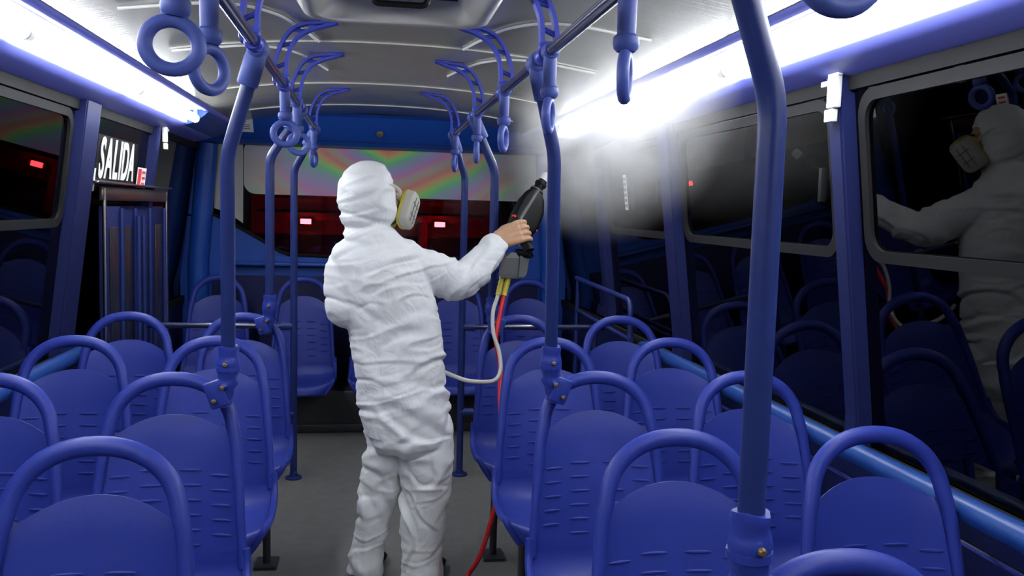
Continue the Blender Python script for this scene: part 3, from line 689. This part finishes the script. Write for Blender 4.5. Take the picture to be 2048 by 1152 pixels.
# fabric folds: ridged, directional
def crease(p, d, fa, fl_, seed):
    d = Vector(d).normalized(); o = Vector((0, 1, 0)); e = d.cross(o).normalized()
    q = Vector((p.dot(d)*fl_, p.y*fl_*.7, p.dot(e)*fa)) + Vector((seed, seed*.7, -seed))
    q += noise.noise_vector(p*5+Vector((seed, 0, 0)))*.55
    n_ = noise.noise(q); n2_ = noise.noise(q*.5+Vector((5.3, 1.7, 8.8)))
    return math.exp(-(n_/.13)**2)*max(0, min(1, .55+1.8*n2_)) - .65*math.exp(-((n_-.24)/.11)**2) + .12*n2_
bm_.calc_loop_triangles() if False else None
nrm = [v.normal.copy() for v in bm_.vertices]
for v, nn in zip(bm_.vertices, nrm):
    p = v.co; z = p.z
    arm = p.x > .27 and z > 1.1
    if z > 1.42: amp = .0085; k = crease(p, (1, 0, -.45), 8, 3.0, 3.1)
    elif arm:
        amp = .013; k = .6*crease(p, (.35, 0, 1), 9, 3, 7.7)+.5*crease(p, (1, 0, .5), 10, 3.5, 1.7)
    elif z > .62:
        m_ = min(1, max(0, .5+1.6*noise.noise(p*3.1+Vector((9, 2, 4)))))
        k = m_*crease(p, (1, 0, -.55), 8.5, 2.4, 1.3)+(1-m_)*crease(p, (1, 0, .45), 10, 2.6, 5.9)
        amp = .0145 if z < 1.22 else .009
    else:
        m_ = min(1, max(0, .5+1.6*noise.noise(p*4.1+Vector((3, 2, 8)))))
        k = m_*crease(p, (1, 0, .75), 9, 3.0, 2.2)+(1-m_)*crease(p, (.40, 0, -1), 10, 3.0, 8.4); amp = .015
    k2 = crease(p, (1, 0, .25), 19, 5, 4.4)
    col_ = math.exp(-((z-1.425-.10*(p.x))/.014)**2)*.012 + math.exp(-((z-1.462+.25*(p.x+.05))/.010)**2)*.008
    v.co = p + nn*(amp*k+.0035*k2 - (col_ if z > 1.36 else 0))
bm_.update()
cv = link('coverall', bm_, MSUIT, pr); tag(cv, 'white hooded disposable coverall')
for p_ in bm_.polygons: p_.use_smooth = True
# seam line at collar, elastic cuff
obj('cuff', MB().tube([(.512, PY+.220, 1.347), (.530, PY+.232, 1.365), (.534, PY+.234, 1.369)], [.052, .050, .044], 20), MSUIT, cv)
# head, face
fa = math.radians(58); FD = Vector((math.sin(fa), math.cos(fa), 0)); RD = Vector((FD.y, -FD.x, 0))
hc = Vector((-.004, PY+.025, 1.53))
def hp_(f, r, z): return hc + FD*f + RD*r + Vector((0, 0, z))
hb = MB()
def ball(mb, c, rx, ry, rz, n=14):
    rg = []
    for i in range(1, n):
        a = PI*i/n; rg.append([Vector(c)+FD*(rx*math.sin(a)*math.cos(2*PI*k/20))+RD*(ry*math.sin(a)*math.sin(2*PI*k/20))+Vector((0, 0, rz*math.cos(a))) for k in range(20)])
    return mb.rings(rg)
ball(hb, hp_(.022, 0, .01), .092, .070, .112); ball(hb, hp_(.055, 0, -.06), .055, .050, .055); ball(hb, hp_(.112, 0, -.005), .020, .014, .030); ball(hb, hp_(.085, 0, .04), .030, .058, .016)
for s in (-1, 1): ball(hb, hp_(.075, s*.04, -.02), .032, .028, .026)
ball(hb, hp_(.105, 0, -.055), .012, .026, .010)
hd_ = link('head', remesh(hb, .005, 3, 'head'), MSKIN, pr)
for s in (-1, 1):
    e = MB(); ball(e, hp_(.106, s*.031, .018), .008, .014, .009, 8); obj('eye', e, MWHITE, hd_)
    e = MB(); ball(e, hp_(.112, s*.031, .018), .004, .006, .006, 8); obj('iris', e, MBLACK, hd_)
    e = MB(); ball(e, hp_(.108, s*.031, .040), .008, .022, .005, 8); obj('eyebrow', e, MBLACK, hd_)
# respirator
rp = obj('respirator', MB().rings([[hp_(f, .052*sc*math.cos(2*PI*k/20), -.045+.056*sc*math.sin(2*PI*k/20)) for k in range(20)] for f, sc in ((.070, 1.05), (.095, 1.05), (.125, .85), (.148, .5), (.152, .3))]), MGREY, pr)
tag(rp, 'half mask respirator with beige filter cartridges')
for s in (1, -1):
    ax = (FD*.55+RD*s*.75+Vector((0, 0, -.12))).normalized(); c0 = hp_(.118, s*.040, -.035)
    upv = (Vector((0, 0, 1))-ax*ax.z).normalized(); upv = (upv + ax.cross(upv)*(-.48*s)).normalized(); sd = ax.cross(upv)
    def sect(d, hw, hh, c0=c0, ax=ax, upv=upv, sd=sd):
        q = rrect(-hw, hw, -hh, hh, min(hw, hh)*.55, 4); return [c0+ax*d+sd*a+upv*(b2*(1-.0*a)) for a, b2 in q]
    obj('neck', MB().rings([sect(-.02, .02, .02), sect(.03, .022, .022)]), MGREY, rp)
    cr = obj('cartridge', MB().rings([sect(.016, .046, .066), sect(.020, .052, .072), sect(.050, .050, .070), sect(.058, .042, .062)]), MCART, rp, ang=50)
    obj('yellow_band', MB().rings([sect(.012, .052, .072), sect(.024, .0535, .0735)]), MYEL, cr, ang=50)
    for a in (-.016, .016):
        obj('groove', MB().tube([c0+ax*.0585+sd*a+upv*b2 for b2 in (-.05, .05)], .0018, 6), MGREY, cr)
    for b2 in (-.022, .022):
        obj('groove', MB().tube([c0+ax*.0585+sd*a+upv*b2 for a in (-.034, .034)], .0018, 6), MGREY, cr)
obj('strap', MB().tube(bez([hp_(.10, .05, .005), hp_(.085, .085, .03), hp_(.05, .098, .05), hp_(.0, .10, .055)], 5), .007, 8, flat=.4), MWHITE, rp)
obj('strap', MB().tube(bez([hp_(.10, -.05, .005), hp_(.085, -.080, .03), hp_(.05, -.09, .05), hp_(.0, -.095, .055)], 5), .007, 8, flat=.4), MWHITE, rp)
# right hand closed on the grip
GA = Vector((.040, .03, .115)).normalized()      # grip axis, upwards
W0 = Vector((.548, PY+.242, 1.382)); K0 = Vector((.622, PY+.232, 1.413))
hx_ = (K0-W0).normalized(); gz = (GA-hx_*GA.dot(hx_)).normalized(); away = gz.cross(hx_)
if away.y < 0: away = -away
hm = MB()
def cap(mb, pts): return limb(mb, pts, 12)
for k, s in enumerate((-.038, -.013, .013, .036)):
    cap(hm, [tuple(W0+hx_*-.01+gz*s*.55)+(.021,), tuple(W0+hx_*.03+gz*s*.8)+(.019,), tuple(K0+gz*s)+(.0145,)])
LEN = (.84, .95, 1.0, .93)
for k, s in enumerate((-.040, -.0135, .0135, .039)):
    l = LEN[k]; p0 = K0+gz*s
    pts = [p0+hx_*-.005, p0+hx_*.022*l+away*.008, p0+hx_*.036*l+away*.030, p0+hx_*.022*l+away*.054, p0-hx_*.006+away*.056, p0-hx_*.020+away*.046]
    cap(hm, [tuple(p)+(r,) for p, r in zip(pts, (.0130, .0122, .0115, .0105, .0095, .0085))])
tp = [W0+gz*.030+away*.010, W0+hx_*.025+gz*.046+away*.022, K0-hx_*.012+gz*.052+away*.040, K0+hx_*.014+gz*.046+away*.052]
cap(hm, [tuple(p)+(r,) for p, r in zip(tp, (.016, .0135, .0115, .0095))])
hand = link('hand', remesh(hm, .0028, 2, 'hand'), MSKIN, pr)
tag(hand, 'bare right hand closed round the spray gun grip')
lh = MB()
LW = Vector((-.018, PY+.275, 1.102))
for s in (-.024, 0, .024): cap(lh, [tuple(LW+Vector((0, -.02, s*.6)))+(.020,), tuple(LW+Vector((.02, .05, s)))+(.014,)])
for k, s in enumerate((-.033, -.011, .011, .033)):
    p0 = LW+Vector((.02, .055, s)); cap(lh, [tuple(p0)+(.011,), tuple(p0+Vector((.012, .03, 0)))+(.010,), tuple(p0+Vector((.035, .04, 0)))+(.009,), tuple(p0+Vector((.05, .022, 0)))+(.008,)])
cap(lh, [tuple(LW+Vector((.012, 0, .03)))+(.014,), tuple(LW+Vector((.04, .02, .04)))+(.012,), tuple(LW+Vector((.058, .04, .028)))+(.009,)])
link('hand', remesh(lh, .003, 2, 'hand2'), MSKIN, pr)
for x, y, a in ((.012, PY+.14, .35), (.245, PY+.06, .45)):
    R_ = Matrix.Rotation(-a, 3, 'Z'); rg = []
    for yy, hw, h in ((-.11, .030, .06), (-.095, .040, .085), (-.04, .043, .09), (.04, .045, .07), (.10, .046, .050), (.14, .036, .035), (.155, .018, .022)):
        rg.append([Vector((x, y, 0))+R_ @ Vector((hw*math.cos(2*PI*k/16), yy, .003+h/2+h/2*math.sin(2*PI*k/16))) for k in range(16)])
    obj('shoe', MB().rings(rg), MBLACK, pr)

# ---------------------------------------------------------------- spray gun and hoses
gun = thing('spray_gun', 'black electrostatic spray gun with grey tip held up by the person', 'spray gun', (0, 0, 0))
nz = Vector((.758, PY+.375, 1.656)); bk = Vector((.618, PY+.310, 1.443)); ga = (nz-bk).normalized()
gs = Vector((0, -1, 0)); gs = (gs-ga*gs.dot(ga)).normalized(); gw = ga.cross(gs)
def gsec(d, hw, hh, o=0.0, r=.5):
    q = rrect(-hw, hw, -hh, hh, min(hw, hh)*r, 4); return [bk+ga*d+gw*(a+o)+gs*b2 for a, b2 in q]
Lg = (nz-bk).length
sg_ = 1 if gw.x > 0 else -1
obj('body', MB().rings([gsec(-.045, .030, .020, sg_*.028), gsec(-.035, .052, .030, sg_*.028), gsec(.03, .066, .036, sg_*.026), gsec(.10, .062, .036, sg_*.016), gsec(.15, .044, .033, sg_*.006), gsec(.175, .024, .024), gsec(.19, .020, .020)]), MBLACK, gun, ang=50)
obj('barrel', MB().tube([bk+ga*.01+gs*.036, bk+ga*.17+gs*.030], .0095, 12), MGREY, gun)
Rg = ga.to_track_quat('Z', 'Y').to_matrix()
obj('collar', MB().lathe([(0, .165), (.026, .165), (.030, .172), (.030, .182), (.022, .190), (.022, .205), (.027, .208), (.027, .218), (.020, .222), (0, .222)], bk, Rg, 20), MBLACK, gun)
obj('collar_ring', MB().lathe([(.0, .176), (.0315, .176), (.0315, .181), (0, .181)], bk, Rg, 20), MGREY, gun)
obj('nozzle', MB().lathe([(0, .22), (.020, .22), (.019, .245), (.016, .250), (0, .25)], bk, Rg, 20), MBLACK, gun)
obj('tip', MB().lathe([(0, Lg-.032), (.0195, Lg-.032), (.0195, Lg), (.012, Lg+.008), (0, Lg+.008)], bk, Rg, 20), MWHITE, gun)
gp = K0+hx_*.008+away*.032
obj('grip', MB().tube([gp+gz*.075, gp+gz*.05, gp, gp-gz*.05, gp-gz*.085], [.019, .021, .019, .020, .024], 14), MBLACK, gun)
obj('grip_stem', MB().tube([gp-gz*.07, gp-gz*.10, (.622, PY+.27, 1.318)], [.020, .019, .022], 12), MBLACK, gun)
obj('trigger', MB().tube([gp+gz*.06+hx_*.03, gp+gz*.03+hx_*.034+away*.005, gp+gz*.005+hx_*.028], .006, 8), MBLACK, gun)
for p_ in (bk+ga*.012+gw*(-sg_*.030)+gs*.034, bk+ga*.02+gw*(sg_*.085)+gs*.02):
    obj('red_mark', MB().box(tuple(p_), (.022, .008, .008), Rg), MREDLAB, gun, False)
bx_ = Vector((.612, PY+.27, 1.262))
def q4(c, w1, d1, s=0): return [Vector((c[0]-w1+s, c[1]-d1, c[2])), Vector((c[0]+w1+s, c[1]-d1, c[2])), Vector((c[0]+w1+s, c[1]+d1, c[2])), Vector((c[0]-w1+s, c[1]+d1, c[2]))]
obj('hose_block', MB().rings([q4((.598, PY+.27, 1.215), .048, .028), q4((.603, PY+.27, 1.232), .056, .030), q4((.616, PY+.27, 1.30), .052, .030), q4((.622, PY+.27, 1.322), .030, .022)]), MGREY, gun, False)
obj('block_flap', MB().rings([q4((.634, PY+.262, 1.220), .012, .030), q4((.650, PY+.262, 1.31), .022, .032)]), MGREY, gun, False)
white = bez([(.560, PY+.27, 1.222), (.548, PY+.262, 1.17), (.537, PY+.25, 1.13), (.516, PY+.22, 1.071), (.517, PY+.2, .989), (.541, PY+.18, .908), (.543, PY+.15, .835), (.507, PY+.12, .799), (.409, PY+.08, .807), (.338, PY+.08, .83), (.285, PY+.10, .85)], 8)
wh = thing('white_hose', 'white hose looping from the spray gun to the person', 'hose'); obj('tube', MB().tube(white, .0085, 10), MWHOSE, wh)
obj('yellow_fitting', MB().tube([white[i] for i in range(0, 15)], [.012 if i % 3 else .0105 for i in range(15)], 10), MYEL, wh)
red = bez([(.588, PY+.27, 1.222), (.574, PY+.262, 1.17), (.562, PY+.25, 1.125), (.542, PY+.22, 1.039), (.529, PY+.2, .957), (.547, PY+.18, .851), (.537, PY+.10, .74), (.530, PY-.02, .60), (.518, PY-.08, .46), (.495, PY-.07, .30), (.450, PY-.04, .12), (.405, PY+.00, .016), (.35, PY-.25, .012), (.33, PY-.8, .012), (.25, PY-1.6, .012)], 8)
rh = thing('red_hose', 'red hose hanging from the spray gun down to the floor', 'hose'); obj('tube', MB().tube(red, .0100, 10), MRED, rh)
obj('yellow_fitting', MB().tube([red[i] for i in range(0, 15)], [.0135 if i % 3 else .012 for i in range(15)], 10), MYEL, rh)

# ---------------------------------------------------------------- vehicle seen through the rear window, ground
struct(obj('ground', MB().box((0, 8, -1.02), (40, 40, .1)), MGROUND, smooth=False), 'dark asphalt ground outside the bus')
vh = thing('parked_bus', 'dark red bus parked behind the rear window with two lit red lamps', 'bus', (0.04, 9.0, -.97))
vz = .97
obj('body', MB().box((0, 2.1, 1.75), (2.5, 3.9, 2.3), bev=.12), MVEH, vh)
obj('windscreen', MB().box((0, .145, 2.93-.22), (2.1, .03, .36), bev=.01), MVEHD, vh)
obj('dark_band', MB().box((0, .14, 1.70), (2.35, .04, .95), bev=.01), MVEHD, vh)
obj('beam', MB().box((0, .10, 2.355), (2.3, .10, .085), bev=.02), MVEH, vh)
obj('bumper', MB().box((0, .05, 1.0), (2.5, .2, .28), bev=.05), MVEHD, vh)
obj('centre_post', MB().box((.50, .09, 2.10), (.10, .06, .45), bev=.02), MVEH, vh)
for s, nm in ((-1, 'l'), (1, 'r')):
    lp = obj('tail_lamp', MB().box((s*.666, .03, 2.305), (.13, .05, .07), bev=.012), MVEHD, vh)
    obj('lamp_lens', MB().box((s*.666, -.003, 2.305), (.105, .02, .05), bev=.006), MLAMP, lp)
    obj('wheel', MB().lathe([(0, -.12), (.40, -.12), (.45, -.08), (.45, .08), (.40, .12), (0, .12)], (s*1.08, 1.2, .47), Matrix.Rotation(PI/2, 3, 'Y'), 28), MVEHD, vh)

for s, nm in ((-1, 'left'), (1, 'right')):  # unseen lamps added to throw red light on the vehicle behind
    t = thing('added_red_lamp', 'lit red lamp added unseen outside on the %s of the bus rear' % nm, 'lamp', (CX+s*.95, Y1+.07, .80), 0, 'added red lamps behind the bus')
    obj('housing', MB().box((0, 0, 0), (.30, .05, .16), bev=.01), MBLACK, t); obj('lens', MB().box((0, .032, 0), (.26, .02, .12), bev=.006), MLAMP, t)
# ---------------------------------------------------------------- sprayed mist
def mist_material(name, dens, cone):
    m = bpy.data.materials.new(name); m.use_nodes = True; N, L = nodes_of(m); N.remove(N['Principled BSDF'])
    vsn = N.new('ShaderNodeVolumeScatter'); vsn.inputs['Color'].default_value = (1, 1, 1, 1); vsn.inputs['Anisotropy'].default_value = .25
    tc = N.new('ShaderNodeTexCoord'); sp = N.new('ShaderNodeSeparateXYZ'); L.new(tc.outputs['Object'], sp.inputs[0])
    def mt(op, a, c=None, cl=False):
        n = N.new('ShaderNodeMath'); n.operation = op; n.use_clamp = cl
        for i, v in enumerate((a, c)):
            if v is None: continue
            if isinstance(v, (int, float)): n.inputs[i].default_value = v
            else: L.new(v, n.inputs[i])
        return n.outputs[0]
    ns = N.new('ShaderNodeTexNoise'); ns.inputs['Scale'].default_value = 3.0; ns.inputs['Detail'].default_value = 3; L.new(tc.outputs['Object'], ns.inputs['Vector'])
    if cone:
        r = mt('SQRT', mt('ADD', mt('POWER', sp.outputs[0], 2.0), mt('POWER', sp.outputs[1], 2.0)))
        rr = mt('DIVIDE', r, mt('ADD', mt('MULTIPLY', sp.outputs[2], cone[0]), .012))
        fall = mt('POWER', mt('SUBTRACT', 1.0, rr, True), 1.2)
        ax = mt('DIVIDE', 1.0, mt('ADD', mt('MULTIPLY', sp.outputs[2], 2.2), .05))
        end = mt('SUBTRACT', 1.0, mt('DIVIDE', sp.outputs[2], cone[1]), True)
        d = mt('MULTIPLY', mt('MULTIPLY', mt('MULTIPLY', fall, ax), end), mt('ADD', ns.outputs['Fac'], .2))
    else:
        ln = N.new('ShaderNodeVectorMath'); ln.operation = 'LENGTH'; L.new(tc.outputs['Object'], ln.inputs[0])
        fall = mt('POWER', mt('SUBTRACT', 1.0, ln.outputs['Value'], True), 1.3)
        d = mt('MULTIPLY', fall, mt('POWER', mt('MULTIPLY', ns.outputs['Fac'], 1.6), 2.2))
    d = mt('MULTIPLY', d, dens); L.new(d, vsn.inputs['Density']); L.new(vsn.outputs[0], N['Material Output'].inputs['Volume'])
    return m
md = (Vector((1.165, PY+.48, 2.03))-nz).normalized(); ML = .80
ct = .24
cone = obj('spray_mist', MB().lathe([(.002, 0), (.012+ct*.3, .3), (.012+ct*.6, .6), (.012+ct*ML, ML), (.001, ML)], n=24), mist_material('mist_cone', 8.0, (ct, ML)))
cone.matrix_world = Matrix.Translation(nz+ga*.01) @ md.to_track_quat('Z', 'Y').to_matrix().to_4x4()
tag(cone, 'white spray mist fanning from the gun tip to the right light', 'mist', kind='stuff')
cl = obj('mist_cloud', MB().lathe([(math.sin(PI*i/12)+.0001, -math.cos(PI*i/12)) for i in range(13)], n=20), mist_material('mist_bank', 4.6, None))
cl.location = (1.00, 3.95, 1.86); cl.scale = (.36, 1.45, .52)
tag(cl, 'thin drifting mist bank before the right rear windows', 'mist', kind='stuff')
